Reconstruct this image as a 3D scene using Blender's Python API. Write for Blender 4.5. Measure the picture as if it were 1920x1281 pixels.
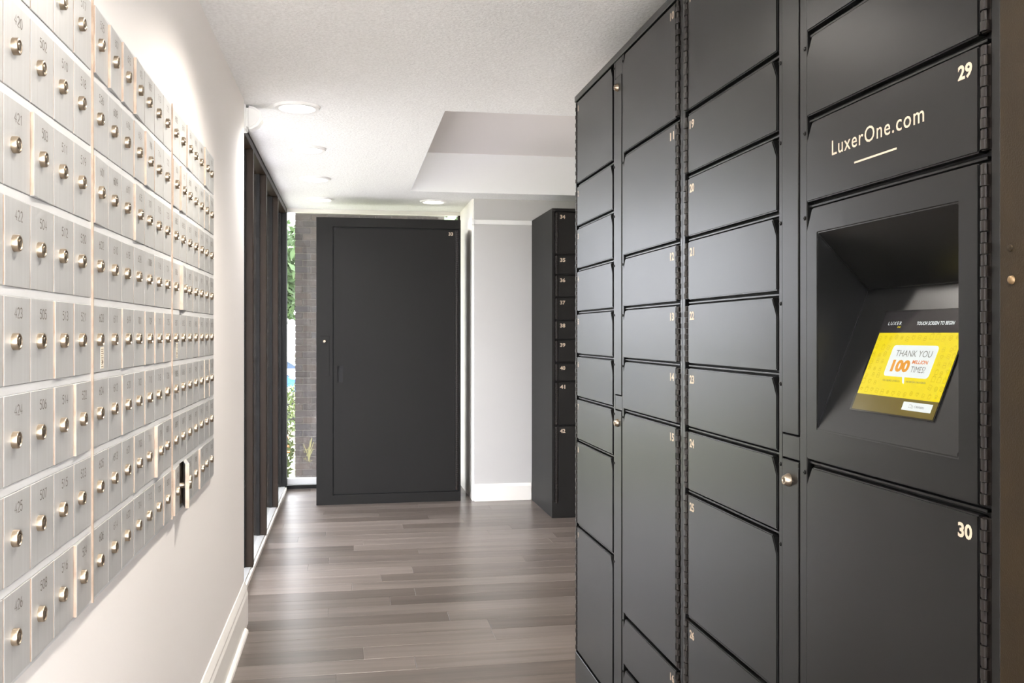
import bpy, bmesh, math, random
from mathutils import Matrix, Vector

for o in list(bpy.data.objects):
    bpy.data.objects.remove(o, do_unlink=True)
SC = bpy.context.scene
COL = SC.collection
R = math.radians
rnd = random.Random(7)

# ------------------------------------------------------------------ camera, sky, exposure
F_PX, VP_X, VP_Y, EYE = 1750.0, 656.0, 626.0, 1.3
cam_d = bpy.data.cameras.new('camera')
cam_d.sensor_width = 36.0
cam_d.lens = F_PX / 1920.0 * 36.0
cam_d.shift_y = -(640.5 - VP_Y) / 1920.0
cam_d.clip_start = 0.02
cam_d.clip_end = 300
cam = bpy.data.objects.new('camera', cam_d)
cam.location = (0, 0, EYE)
cam.rotation_euler = (R(90), 0, -math.atan2(960 - VP_X, F_PX))
COL.objects.link(cam)
SC.camera = cam

world = bpy.data.worlds.new('overcast_sky')
SC.world = world
world.use_nodes = True
bg = world.node_tree.nodes['Background']
bg.inputs['Color'].default_value = (0.91, 0.945, 1.0, 1)
bg.inputs['Strength'].default_value = 6.8

sun_d = bpy.data.lights.new('sun', 'SUN')
sun_d.energy = 42.0
sun_d.color = (1.0, 0.985, 0.96)
sun_d.angle = R(1.0)
sun = bpy.data.objects.new('sun', sun_d)
sun.rotation_euler = Vector((0.55, -0.22, -0.80)).to_track_quat('-Z', 'Y').to_euler()
COL.objects.link(sun)

SC.view_settings.view_transform = 'Standard'
SC.view_settings.look = 'None'
SC.view_settings.gamma = 1.0
SC.view_settings.use_curve_mapping = False
SC.view_settings.exposure = 1.12

# ------------------------------------------------------------------ materials
def lin(r, g, b):
    def f(c):
        c /= 255.0
        return c / 12.92 if c <= 0.04045 else ((c + 0.055) / 1.055) ** 2.4
    return (f(r), f(g), f(b), 1.0)

MATS = {}
def mat(name, col, rough=0.5, metal=0.0, spec=0.5, noise=None, bump=None, emit=None, coat=0.0):
    """noise=(scale xyz, dark colour, amount), bump=(scale, strength, distance)"""
    m = bpy.data.materials.new(name)
    m.use_nodes = True
    nt = m.node_tree
    b = nt.nodes['Principled BSDF']
    b.inputs['Base Color'].default_value = col
    b.inputs['Roughness'].default_value = rough
    b.inputs['Metallic'].default_value = metal
    b.inputs['Specular IOR Level'].default_value = spec
    if coat:
        b.inputs['Coat Weight'].default_value = coat
        b.inputs['Coat Roughness'].default_value = 0.25
    tc = None
    if noise or bump:
        tc = nt.nodes.new('ShaderNodeTexCoord')
    if noise:
        sc, dark, amt = noise
        mp = nt.nodes.new('ShaderNodeMapping')
        mp.inputs['Scale'].default_value = sc
        n = nt.nodes.new('ShaderNodeTexNoise')
        n.inputs['Scale'].default_value = 1.0
        n.inputs['Detail'].default_value = 5
        nt.links.new(tc.outputs['Object'], mp.inputs['Vector'])
        nt.links.new(mp.outputs['Vector'], n.inputs['Vector'])
        mx = nt.nodes.new('ShaderNodeMix')
        mx.data_type = 'RGBA'
        mx.inputs['A'].default_value = col
        mx.inputs['B'].default_value = dark
        mr = nt.nodes.new('ShaderNodeMapRange')
        mr.inputs['From Min'].default_value = 0.35
        mr.inputs['From Max'].default_value = 0.75
        mr.inputs['To Max'].default_value = amt
        nt.links.new(n.outputs['Fac'], mr.inputs['Value'])
        nt.links.new(mr.outputs['Result'], mx.inputs['Factor'])
        nt.links.new(mx.outputs['Result'], b.inputs['Base Color'])
    if bump:
        n2 = nt.nodes.new('ShaderNodeTexNoise')
        n2.inputs['Scale'].default_value = bump[0]
        n2.inputs['Detail'].default_value = 4
        nt.links.new(tc.outputs['Object'], n2.inputs['Vector'])
        bp = nt.nodes.new('ShaderNodeBump')
        bp.inputs['Strength'].default_value = bump[1]
        bp.inputs['Distance'].default_value = bump[2]
        nt.links.new(n2.outputs['Fac'], bp.inputs['Height'])
        nt.links.new(bp.outputs['Normal'], b.inputs['Normal'])
    if emit:
        b.inputs['Emission Color'].default_value = emit[0]
        b.inputs['Emission Strength'].default_value = emit[1]
    MATS[name] = m
    return m

mat('wall_paint', lin(236, 230, 224), 0.65, bump=(60, 0.08, 0.002))
mat('grey_wall_paint', lin(196, 193, 190), 0.7, bump=(60, 0.06, 0.002))
mat('smooth_ceiling', lin(250, 250, 250), 0.8)
mat('coffer_paint', lin(234, 228, 224), 0.85)
mat('popcorn_ceiling', lin(250, 249, 247), 0.95, noise=((95, 95, 95), lin(214, 211, 208), 0.45), bump=(110, 0.7, 0.005))
mat('trim_paint', lin(243, 238, 230), 0.35)
mat('locker_paint', lin(16, 16, 16), 0.30, spec=0.34, bump=(900, 0.12, 0.0006))
mat('locker_frame_paint', lin(16, 16, 16), 0.30, spec=0.34, bump=(900, 0.12, 0.0006))
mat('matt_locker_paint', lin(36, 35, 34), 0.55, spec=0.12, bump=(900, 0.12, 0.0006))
mat('recess_shade', lin(14, 14, 15), 0.7)  # near-black backing, paints shade into locker gaps and the pull recess
mat('hinge_steel', lin(36, 31, 28), 0.42, 0.3)
mat('screw_black', lin(18, 18, 18), 0.35, 0.5)
mat('locker_print', lin(200, 182, 160), 0.6)
mat('aluminium_door', lin(180, 179, 176), 0.36, 0.22, noise=((90, 90, 4), lin(164, 162, 158), 0.6), bump=(420, 0.08, 0.0006))
mat('aluminium_rail', lin(212, 211, 209), 0.42, 0.2, noise=((60, 8, 60), lin(196, 194, 190), 0.5))
mat('warm_lit_edge', lin(186, 165, 146), 0.45, 0.4, noise=((40, 40, 25), lin(120, 96, 76), 0.7))  # tan tint stands in for warm light on the mailbox edges
mat('brass_lock', lin(158, 144, 126), 0.3, 0.9)
mat('rivet_bronze', lin(120, 98, 70), 0.4, 0.6)
mat('key_slot', lin(60, 50, 40), 0.4, 0.6)
mat('engraving', lin(92, 82, 70), 0.6)
mat('mailbox_cavity', lin(92, 78, 60), 0.6, 0.3)
mat('sticker_paper', lin(214, 202, 182), 0.7)
mat('sticker_ink', lin(110, 96, 80), 0.7)
mat('bronze_frame', lin(34, 23, 13), 0.45, 0.0, 0.2, bump=(300, 0.05, 0.0005))
mat('bronze_dark', lin(14, 13, 12), 0.5, 0.0, 0.2)
mat('sill_grey', lin(196, 196, 196), 0.3, 0.4)
mat('brown_panel', lin(40, 30, 14), 0.55, 0.0, 0.2, noise=((30, 30, 12), lin(30, 22, 11), 0.6), bump=(420, 0.35, 0.0015))
mat('mortar', lin(96, 91, 86), 0.9)
mat('white_plastic', lin(240, 238, 234), 0.4)
mat('lamp_lens', lin(255, 252, 246), 0.5, emit=((1, 0.96, 0.9, 1), 3.0))
mat('screen_black', lin(16, 15, 16), 0.12)
mat('scr_dark', lin(24, 22, 24), 0.12, emit=(lin(30, 26, 26), 0.23))
mat('scr_yellow', lin(60, 54, 4), 0.12, emit=(lin(236, 216, 6), 0.44))
mat('scr_yellow_line', lin(50, 45, 4), 0.2, emit=(lin(176, 158, 14), 0.37))
mat('scr_white', lin(60, 62, 60), 0.12, emit=(lin(232, 238, 236), 0.44))
mat('scr_orange', lin(60, 40, 10), 0.2, emit=(lin(226, 150, 30), 0.44))
mat('scr_red', lin(60, 30, 10), 0.2, emit=(lin(214, 120, 50), 0.44))
mat('scr_text', lin(40, 40, 36), 0.3, emit=(lin(74, 70, 48), 0.37))
mat('scr_olive', lin(40, 34, 8), 0.12, emit=(lin(112, 98, 30), 0.33))
mat('lawn', lin(66, 73, 46), 0.9, noise=((3, 3, 3), lin(80, 73, 56), 0.7))
mat('concrete', lin(222, 221, 219), 0.85)
mat('gravel', lin(90, 90, 94), 0.9)
mat('leaf', lin(66, 88, 46), 0.7, noise=((4, 4, 4), lin(40, 62, 34), 0.8))
mat('leaf_shrub', lin(88, 100, 52), 0.7, noise=((9, 9, 9), lin(50, 70, 36), 0.8))
mat('bark', lin(92, 78, 64), 0.9)
mat('car_white', lin(236, 238, 240), 0.25)
mat('car_blue', lin(66, 120, 206), 0.25)
mat('car_glass', lin(60, 70, 78), 0.08)
mat('tyre', lin(24, 24, 24), 0.8)
mat('cone_orange', lin(246, 104, 40), 0.5)
mat('asphalt', lin(150, 150, 152), 0.9)
mat('weed', lin(132, 128, 84), 0.7)

def glass_mat():
    m = bpy.data.materials.new('window_glass')
    m.use_nodes = True
    nt = m.node_tree
    nt.nodes.clear()
    out = nt.nodes.new('ShaderNodeOutputMaterial')
    tr = nt.nodes.new('ShaderNodeBsdfTransparent')
    tr.inputs['Color'].default_value = (0.95, 0.945, 0.95, 1)
    gl = nt.nodes.new('ShaderNodeBsdfGlossy')
    gl.inputs['Roughness'].default_value = 0.02
    fr = nt.nodes.new('ShaderNodeFresnel')
    # both faces of the pane behave like the outside of a thin sheet
    ge = nt.nodes.new('ShaderNodeNewGeometry')
    ir = nt.nodes.new('ShaderNodeMapRange')
    ir.inputs['To Min'].default_value = 1.45
    ir.inputs['To Max'].default_value = 1.0 / 1.45
    nt.links.new(ge.outputs['Backfacing'], ir.inputs['Value'])
    nt.links.new(ir.outputs['Result'], fr.inputs['IOR'])
    mx = nt.nodes.new('ShaderNodeMixShader')
    nt.links.new(fr.outputs[0], mx.inputs[0])
    nt.links.new(tr.outputs[0], mx.inputs[1])
    nt.links.new(gl.outputs[0], mx.inputs[2])
    # thin film of dust on the pane
    df = nt.nodes.new('ShaderNodeBsdfDiffuse')
    df.inputs['Color'].default_value = (0.8, 0.8, 0.78, 1)
    tc = nt.nodes.new('ShaderNodeTexCoord')
    n = nt.nodes.new('ShaderNodeTexNoise')
    n.inputs['Scale'].default_value = 14
    n.inputs['Detail'].default_value = 6
    mr = nt.nodes.new('ShaderNodeMapRange')
    mr.inputs['From Min'].default_value = 0.45
    mr.inputs['From Max'].default_value = 0.8
    mr.inputs['To Min'].default_value = 0.005
    mr.inputs['To Max'].default_value = 0.04
    mx2 = nt.nodes.new('ShaderNodeMixShader')
    nt.links.new(tc.outputs['Object'], n.inputs['Vector'])
    nt.links.new(n.outputs['Fac'], mr.inputs['Value'])
    nt.links.new(mr.outputs['Result'], mx2.inputs[0])
    nt.links.new(mx.outputs[0], mx2.inputs[1])
    nt.links.new(df.outputs[0], mx2.inputs[2])
    nt.links.new(mx2.outputs[0], out.inputs[0])
    MATS['window_glass'] = m
glass_mat()

def varied_mat(name, cols, rough, scale, bump=None, grain=0.5):
    """tone picked per object, grain stretched along local x"""
    m = bpy.data.materials.new(name)
    m.use_nodes = True
    nt = m.node_tree
    b = nt.nodes['Principled BSDF']
    b.inputs['Roughness'].default_value = rough
    oi = nt.nodes.new('ShaderNodeObjectInfo')
    cr = nt.nodes.new('ShaderNodeValToRGB')
    el = cr.color_ramp.elements
    el[0].color, el[1].color = cols[0], cols[-1]
    for i, c in enumerate(cols[1:-1]):
        e = el.new((i + 1) / (len(cols) - 1))
        e.color = c
    tc = nt.nodes.new('ShaderNodeTexCoord')
    mp = nt.nodes.new('ShaderNodeMapping')
    mp.inputs['Scale'].default_value = scale
    ml = nt.nodes.new('ShaderNodeMath')
    ml.operation = 'MULTIPLY'
    ml.inputs[1].default_value = 37.0
    cx = nt.nodes.new('ShaderNodeCombineXYZ')
    n = nt.nodes.new('ShaderNodeTexNoise')
    n.inputs['Scale'].default_value = 1
    n.inputs['Detail'].default_value = 6
    n.inputs['Roughness'].default_value = 0.6
    mx = nt.nodes.new('ShaderNodeMix')
    mx.data_type = 'RGBA'
    mx.blend_type = 'MULTIPLY'
    mr = nt.nodes.new('ShaderNodeMapRange')
    mr.inputs['From Min'].default_value = 0.3
    mr.inputs['From Max'].default_value = 0.7
    mr.inputs['To Min'].default_value = 0.62
    mr.inputs['To Max'].default_value = 1.12
    mx.inputs['Factor'].default_value = grain
    nt.links.new(oi.outputs['Random'], cr.inputs['Fac'])
    nt.links.new(oi.outputs['Random'], ml.inputs[0])
    nt.links.new(ml.outputs[0], cx.inputs['X'])
    nt.links.new(ml.outputs[0], cx.inputs['Y'])
    nt.links.new(tc.outputs['Object'], mp.inputs['Vector'])
    nt.links.new(cx.outputs[0], mp.inputs['Location'])
    nt.links.new(mp.outputs[0], n.inputs['Vector'])
    nt.links.new(n.outputs['Fac'], mr.inputs['Value'])
    nt.links.new(cr.outputs['Color'], mx.inputs['A'])
    nt.links.new(mr.outputs['Result'], mx.inputs['B'])
    nt.links.new(mx.outputs['Result'], b.inputs['Base Color'])
    if bump:
        bp = nt.nodes.new('ShaderNodeBump')
        bp.inputs['Strength'].default_value = bump
        bp.inputs['Distance'].default_value = 0.001
        nt.links.new(n.outputs['Fac'], bp.inputs['Height'])
        nt.links.new(bp.outputs['Normal'], b.inputs['Normal'])
    MATS[name] = m
varied_mat('floor_plank', [lin(90, 80, 74), lin(105, 95, 88), lin(124, 113, 106), lin(99, 89, 83)], 0.30, (1.1, 24, 24), 0.08, 1.0)
varied_mat('brick', [lin(50, 45, 44), lin(62, 54, 50), lin(57, 52, 52), lin(68, 59, 54), lin(54, 51, 53)], 0.85, (18, 18, 18), 0.4, 0.6)

# ------------------------------------------------------------------ mesh helpers
class MB:
    def __init__(self):
        self.v, self.f, self.m = [], [], []
    def poly(self, pts, mi=0):
        i = len(self.v)
        self.v += [tuple(p) for p in pts]
        self.f.append(tuple(range(i, i + len(pts))))
        self.m.append(mi)
        return self
    def box(self, x0, x1, y0, y1, z0, z1, mi=0):
        i = len(self.v)
        self.v += [(x0, y0, z0), (x1, y0, z0), (x1, y1, z0), (x0, y1, z0), (x0, y0, z1), (x1, y0, z1), (x1, y1, z1), (x0, y1, z1)]
        for q in ((3, 2, 1, 0), (4, 5, 6, 7), (0, 1, 5, 4), (1, 2, 6, 5), (2, 3, 7, 6), (3, 0, 4, 7)):
            self.f.append(tuple(i + k for k in q))
            self.m.append(mi)
        return self
    def prism(self, poly, fn, d0, d1, mi=0):
        """poly: counter-clockwise (a,b); fn(a,b,d)->xyz"""
        n = len(poly)
        i = len(self.v)
        self.v += [fn(a, b, d0) for a, b in poly] + [fn(a, b, d1) for a, b in poly]
        self.f.append(tuple(i + k for k in range(n)))
        self.f.append(tuple(i + n + k for k in reversed(range(n))))
        self.m += [mi, mi]
        for k in range(n):
            j = (k + 1) % n
            self.f.append((i + k, i + n + k, i + n + j, i + j))
            self.m.append(mi)
        return self
    def lathe(self, prof, fn, n=20, mi=0):
        """prof: (r,h) list; fn(a,b,h)->xyz ; ends closed"""
        i = len(self.v)
        for r, h in prof:
            for k in range(n):
                t = 2 * math.pi * k / n
                self.v.append(fn(r * math.cos(t), r * math.sin(t), h))
        for s in range(len(prof) - 1):
            for k in range(n):
                j = (k + 1) % n
                self.f.append((i + s * n + k, i + s * n + j, i + (s + 1) * n + j, i + (s + 1) * n + k))
                self.m.append(mi)
        self.f.append(tuple(i + k for k in reversed(range(n))))
        self.f.append(tuple(i + (len(prof) - 1) * n + k for k in range(n)))
        self.m += [mi, mi]
        return self
    def ribbon(self, pts, w, fn, closed=False, mi=0):
        """flat stroke along (a,b) points"""
        P = [Vector(p) for p in pts]
        n = len(P)
        i = len(self.v)
        for k in range(n):
            a = P[k - 1] if (k > 0 or closed) else P[k]
            b = P[(k + 1) % n] if (k < n - 1 or closed) else P[k]
            d = b - a
            if d.length < 1e-9:
                d = Vector((1, 0))
            d.normalize()
            q = Vector((-d.y, d.x)) * w / 2
            self.v.append(fn(*(P[k] + q)))
            self.v.append(fn(*(P[k] - q)))
        for k in range(n if closed else n - 1):
            j = (k + 1) % n
            self.f.append((i + 2 * k, i + 2 * k + 1, i + 2 * j + 1, i + 2 * j))
            self.m.append(mi)
        return self
    def mesh(self, name, mats, bevel=0.0, smooth=False, seg=1):
        me = bpy.data.meshes.new(name)
        me.from_pydata(self.v, [], self.f)
        for mn in (mats if isinstance(mats, (list, tuple)) else [mats]):
            me.materials.append(MATS[mn])
        for p, k in zip(me.polygons, self.m):
            p.material_index = k
        bm = bmesh.new()
        bm.from_mesh(me)
        bmesh.ops.recalc_face_normals(bm, faces=bm.faces)
        if bevel:
            es = [e for e in bm.edges if len(e.link_faces) == 2 and e.calc_face_angle(0) > 0.5]
            bmesh.ops.bevel(bm, geom=es, offset=bevel, segments=seg, affect='EDGES', clamp_overlap=True)
        bm.to_mesh(me)
        bm.free()
        if smooth:
            for p in me.polygons:
                p.use_smooth = True
            me.set_sharp_from_angle(angle=R(35))
        return me
    def build(self, name, mats, parent=None, **k):
        return put(name, self.mesh(name, mats, **k), parent)

def put(name, me, parent=None, loc=None, rot=None):
    o = bpy.data.objects.new(name, me)
    COL.objects.link(o)
    if parent is not None:
        o.parent = parent
    if loc is not None:
        o.location = loc
    if rot is not None:
        o.rotation_euler = rot
    return o

def tag(o, label=None, cat=None, group=None, kind=None):
    if label: o['label'] = label
    if cat: o['category'] = cat
    if group: o['group'] = group
    if kind: o['kind'] = kind
    return o

def thing(name, label, cat, loc=(0, 0, 0), rz=0.0, group=None):
    o = put(name, None, None, loc, (0, 0, rz))
    return tag(o, label, cat, group)

def struct(name, mb, mats, label=None, **k):
    o = mb.build(name, mats, **k)
    return tag(o, label, None, None, 'structure')

FONT_CACHE = {}
def text_verts(body, size, bold=0.0, shear=0.0, spacing=1.0):
    key = (body, size, bold, shear, spacing)
    if key in FONT_CACHE:
        return FONT_CACHE[key]
    cu = bpy.data.curves.new('lettering', 'FONT')
    cu.body = body
    cu.size = size
    cu.offset = bold
    cu.shear = shear
    cu.space_character = spacing
    cu.resolution_u = 3
    cu.fill_mode = 'FRONT'
    ob = bpy.data.objects.new('lettering_tmp', cu)
    COL.objects.link(ob)
    bpy.context.view_layer.update()
    me = bpy.data.meshes.new_from_object(ob.evaluated_get(bpy.context.evaluated_depsgraph_get()))
    V = [(v.co.x, v.co.y) for v in me.vertices]
    Fc = [tuple(p.vertices) for p in me.polygons]
    bpy.data.objects.remove(ob, do_unlink=True)
    bpy.data.curves.remove(cu)
    bpy.data.meshes.remove(me)
    FONT_CACHE[key] = (V, Fc)
    return V, Fc

def add_text(mb, body, box, fn, bold=0.0, shear=0.0, spacing=1.0, mi=0):
    """fit the lettering into box (a0,a1,b0,b1)"""
    V, Fc = text_verts(body, 1.0, bold, shear, spacing)
    xs = [v[0] for v in V]; ys = [v[1] for v in V]
    x0, x1, y0, y1 = min(xs), max(xs), min(ys), max(ys)
    a0, a1, b0, b1 = box
    i = len(mb.v)
    for x, y in V:
        mb.v.append(fn(a0 + (x - x0) / (x1 - x0) * (a1 - a0), b0 + (y - y0) / (y1 - y0) * (b1 - b0)))
    for f in Fc:
        mb.f.append(tuple(i + k for k in f))
        mb.m.append(mi)

# single-stroke digits for the engraved numbers, in a 0.6 x 1 box
def arc(cx, cy, rx, ry, a0, a1, n=8):
    return [(cx + rx * math.cos(R(a0 + (a1 - a0) * k / n)), cy + ry * math.sin(R(a0 + (a1 - a0) * k / n))) for k in range(n + 1)]
DIG = {
    '0': [arc(.3, .5, .3, .5, 90, 450, 14)],
    '1': [[(.12, .8), (.32, 1), (.32, 0)]],
    '2': [arc(.3, .7, .28, .3, 160, -40, 8) + [(.02, 0), (.6, 0)]],
    '3': [arc(.28, .74, .26, .26, 150, -90, 8) + arc(.28, .24, .3, .24, 90, -150, 8)],
    '4': [[(.45, 0), (.45, 1), (0, .3), (.6, .3)]],
    '5': [[(.56, 1), (.12, 1), (.06, .56)] + arc(.28, .32, .3, .32, 120, -150, 9)],
    '6': [arc(.3, .3, .28, .3, 90, 450, 10), [(.03, .36), (.1, .7), (.4, 1)]],
    '7': [[(0, 1), (.6, 1), (.2, 0)]],
    '8': [arc(.3, .76, .24, .24, -90, 270, 10), arc(.3, .26, .3, .26, 90, 450, 10)],
    '9': [arc(.3, .7, .28, .3, -90, 270, 10), [(.57, .64), (.5, .3), (.2, 0)]],
}

# ------------------------------------------------------------------ room constants
CEIL = 2.35
WALL_X = -0.468
ROOM_BACK, ROOM_FRONT = 8.05, -0.9
RIGHT_X = 2.9

# floor with planks running across the room
fl = MB()
fl.box(-0.66, RIGHT_X, ROOM_FRONT, ROOM_BACK + 0.06, -0.10, -0.006)
floor = struct('floor', fl, 'bark', 'grey brown wood plank floor running across the room')
PITCH = 0.146
y = ROOM_FRONT
row = 0
while y < ROOM_BACK - 0.01:
    y1 = min(y + PITCH, ROOM_BACK)
    x = -0.535 - rnd.uniform(0.0, 1.15)
    while x < RIGHT_X:
        xe = x + 1.22
        xa, xb = max(x, -0.535), min(xe, RIGHT_X)
        if xb - xa > 0.03:
            p = MB()
            p.box(0, xb - xa - 0.0012, 0, y1 - y - 0.0012, -0.006, 0)
            o = p.build('plank', 'floor_plank', floor, bevel=0.0006)
            o.location = (xa, y, 0)
        x = xe
    y += PITCH
    row += 1

# ceiling with a raised coffer over the right side
CX0, CX1, CY0, CY1, CZ = 0.437, 2.3, 4.38, 6.90, 2.64
cl = MB()
T = 0.45
for (a0, a1, b0, b1) in ((-0.70, RIGHT_X, ROOM_FRONT, CY0), (-0.70, RIGHT_X, CY1, ROOM_BACK + 0.1), (-0.70, CX0, CY0, CY1), (CX1, RIGHT_X, CY0, CY1)):
    cl.box(a0, a1, b0, b1, CEIL, CEIL + T)
ceiling = struct('ceiling', cl, 'popcorn_ceiling', 'white popcorn textured ceiling')
cf = MB()
cf.box(CX0 + .001, CX1 - .001, CY0 + .001, CY1 - .001, CZ, CZ + 0.1)
cf.build('coffer_ceiling', 'coffer_paint', ceiling)
cw = MB()
e = 0.004
cw.box(CX0, CX0 + e, CY0, CY1, CEIL, CZ).box(CX1 - e, CX1, CY0, CY1, CEIL, CZ)
cw.box(CX0 + e, CX1 - e, CY0, CY0 + e, CEIL, CZ).box(CX0 + e, CX1 - e, CY1 - e, CY1, CEIL, CZ)
cw.build('coffer_side', 'smooth_ceiling', ceiling)

# left wall, cut out for the mailbox banks
BK_Z0, BK_Z1 = 0.818, 1.898
BK_W = 0.761
BK_Y = [1.013, 1.774, 2.535]
WEND = 4.33
wl = MB()
hy0, hy1 = BK_Y[0], BK_Y[2] + BK_W
wl.box(-0.85, WALL_X, ROOM_FRONT, hy0, 0, CEIL)
wl.box(-0.85, WALL_X, hy1, 3.6, 0, CEIL)
wl.box(-0.66, WALL_X, 3.6, WEND, 0, CEIL)
wl.box(-0.85, WALL_X, hy0, hy1, 0, BK_Z0)
wl.box(-0.85, WALL_X, hy0, hy1, BK_Z1, CEIL)
struct('wall_left', wl, 'wall_paint', 'cream painted wall holding the mailboxes')

bb = MB()
prof = [(0, 0), (0.018, 0), (0.018, 0.135), (0.014, 0.150), (0.014, 0.160), (0.007, 0.182), (0.004, 0.19), (0, 0.19)]
bb.prism(prof, lambda a, b, d: (WALL_X + a, d, b), ROOM_FRONT, WEND)
base_l = struct('baseboard_left', bb, 'trim_paint', 'white moulded baseboard along the mailbox wall')
sh = MB()
sh.prism([(0.018, 0), (0.034, 0), (0.032, 0.010), (0.026, 0.017), (0.018, 0.019)], lambda a, b, d: (WALL_X + a, d, b), ROOM_FRONT, 4.20)
sh.build('shoe_moulding', 'trim_paint', base_l)

# other walls
w = MB()
w.box(-0.85, -0.45, ROOM_FRONT - 0.12, ROOM_FRONT, 0, CEIL)
w.box(1.36, 1.54, ROOM_FRONT - 0.12, ROOM_FRONT, 0, CEIL)
w.box(-0.45, 1.36, ROOM_FRONT - 0.12, ROOM_FRONT, 2.31, CEIL)
struct('wall_front', w, 'wall_paint', 'cream wall around the added fill glazing behind the camera')
fill_glazing = put('added_fill_glazing', None)  # unseen glazing added behind the camera for frontal fill daylight
tag(fill_glazing, 'bronze framed glazing added unseen behind the camera for fill light', None, None, 'structure')
for xx in (-0.45, 0.43, 1.31):
    m = MB()
    m.box(xx, xx + 0.05, ROOM_FRONT - 0.09, ROOM_FRONT - 0.03, 0, 2.31)
    m.build('mullion', 'bronze_frame', fill_glazing, bevel=0.002)
for xx in (-0.40, 0.48):
    m = MB()
    m.box(xx, xx + 0.83, ROOM_FRONT - 0.063, ROOM_FRONT - 0.057, 0, 2.31)
    m.build('pane', 'window_glass', fill_glazing)
w = MB()
w.box(1.42, 1.54, ROOM_FRONT, 3.46, 0, CEIL)
w.box(1.54, RIGHT_X, 3.34, 3.46, 0, CEIL)
w.box(RIGHT_X, RIGHT_X + 0.12, 3.34, ROOM_BACK, 0, CEIL)
struct('wall_right', w, 'wall_paint', 'cream wall behind the dark parcel lockers')
w = MB()
w.box(0.95, RIGHT_X, 7.19, ROOM_BACK + 0.10, 0, CEIL)
wall_back = struct('wall_back', w, 'grey_wall_paint', 'pale grey wall beside the corner window')
jm = MB()
jm.box(0.938, 0.95, 7.215, ROOM_BACK - 0.03, 0, CEIL)
jm.build('jamb_lining', 'trim_paint', wall_back)
b2 = MB()
b2.prism([(0, 0), (0.016, 0), (0.016, 0.112), (0.010, 0.124), (0.006, 0.132), (0, 0.132)], lambda a, b, d: (d, 7.19 - a, b), 0.955, 1.40)
struct('baseboard_back', b2, 'trim_paint', 'white baseboard under the pale grey wall')
tr = MB()
tr.box(0.935, 1.42, 7.172, 7.19, 2.150, 2.186)
t1 = struct('trim_1', tr, 'white_plastic', 'white cable raceway fixed across the grey wall', bevel=0.003)
cp = MB()
cp.box(0.928, 0.952, 7.168, 7.206, 2.144, 2.192)
cp.build('end_cap', 'white_plastic', t1, bevel=0.004)

# left window wall: bronze mullions, sill, header and panes
win = put('window_1', None)
tag(win, 'tall bronze framed window wall beside the mailbox wall', None, None, 'structure')
GX = -0.572
MUL = [4.36, 5.25, 6.07, 7.03]
for my in MUL:
    m = MB()
    m.box(-0.575, -0.520, my, my + 0.050, 0.03, CEIL - 0.045)
    m.box(-0.61, -0.575, my + 0.004, my + 0.046, 0.03, CEIL - 0.045, 1)
    m.build('mullion', ['bronze_frame', 'bronze_dark'], win, bevel=0.002)
m = MB()
m.box(-0.66, -0.520, 7.955, 8.09, 0.0, CEIL)
m.build('corner_post', 'bronze_dark', win, bevel=0.002)
m = MB()
m.box(-0.66, -0.522, WEND, 7.955, CEIL - 0.045, CEIL)
m.box(-0.66, -0.519, WEND, 7.955, CEIL - 0.010, CEIL, 1)
m.build('header', ['bronze_frame', 'bronze_dark'], win, bevel=0.002)
m = MB()
m.box(-0.66, -0.530, WEND, 7.955, 0.0, 0.03)
m.build('sill', 'sill_grey', win, bevel=0.002)
m = MB()
m.box(-0.530, -0.516, WEND, 7.955, 0.0, 0.024)
m.build('sill_edging', 'trim_paint', win, bevel=0.002)
for a, b in zip(MUL, MUL[1:] + [7.955]):
    g = MB()
    g.box(GX - 0.003, GX + 0.003, a + 0.05, b, 0.03, CEIL - 0.045)
    g.build('pane', 'window_glass', win)
    k = MB()
    for yy in (a + 0.05, b - 0.012):
        k.box(GX - 0.012, GX + 0.012, yy, yy + 0.012, 0.03, CEIL - 0.045)
    k.build('gasket', 'bronze_dark', win)

# far corner window
win2 = put('window_2', None)
tag(win2, 'far corner window behind the tall single door locker', None, None, 'structure')
m = MB()
m.box(-0.52, 0.95, 8.0, 8.09, 0.0, 0.035, 1).box(-0.52, 0.95, 8.02, 8.09, 0.035, 0.085, 0)
m.build('sill', ['sill_grey', 'bronze_dark'], win2, bevel=0.002)
m = MB()
m.box(-0.52, 0.95, 8.02, 8.09, CEIL - 0.03, CEIL)
m.build('header', 'trim_paint', win2)
m = MB()
m.box(0.922, 0.938, 8.02, 8.09, 0.085, CEIL - 0.03)
m.build('mullion', 'bronze_frame', win2, bevel=0.002)
g = MB()
g.box(-0.52, 0.922, 8.05, 8.056, 0.085, CEIL - 0.03)
g.build('pane', 'window_glass', win2)

# ------------------------------------------------------------------ outdoors
lw = MB()
lw.box(-60, 40, 8.2, 90, -0.72, -0.62)
lw.box(-60, -0.9, -40, 8.2, -0.72, -0.62)
rf = MB()  # unseen slab added to shade the brick and keep direct sun out
rf.box(-2.9, 4.0, -1.1, 12.0, 2.87, 3.2)
struct('added_shade_slab', rf, 'smooth_ceiling', 'white slab added unseen above the windows to shade brick and block sun')
pv = MB()  # unseen paving, added to bounce daylight in through the glazing
pv.box(-5.0, -0.9, -12.0, 8.3, -0.62, -0.20, 1)
pv.box(-0.85, 2.5, 8.25, 10.45, -0.62, -0.58, 1)
pv.box(-0.9, 6.0, -14.0, -1.05, -0.30, -0.02)
struct('bounce_paving', pv, ['concrete', 'gravel'], 'unseen paving added outside the windows to bounce daylight')
lawn = struct('ground', lw, 'lawn', 'green lawn with dry patches outside the windows')

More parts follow.
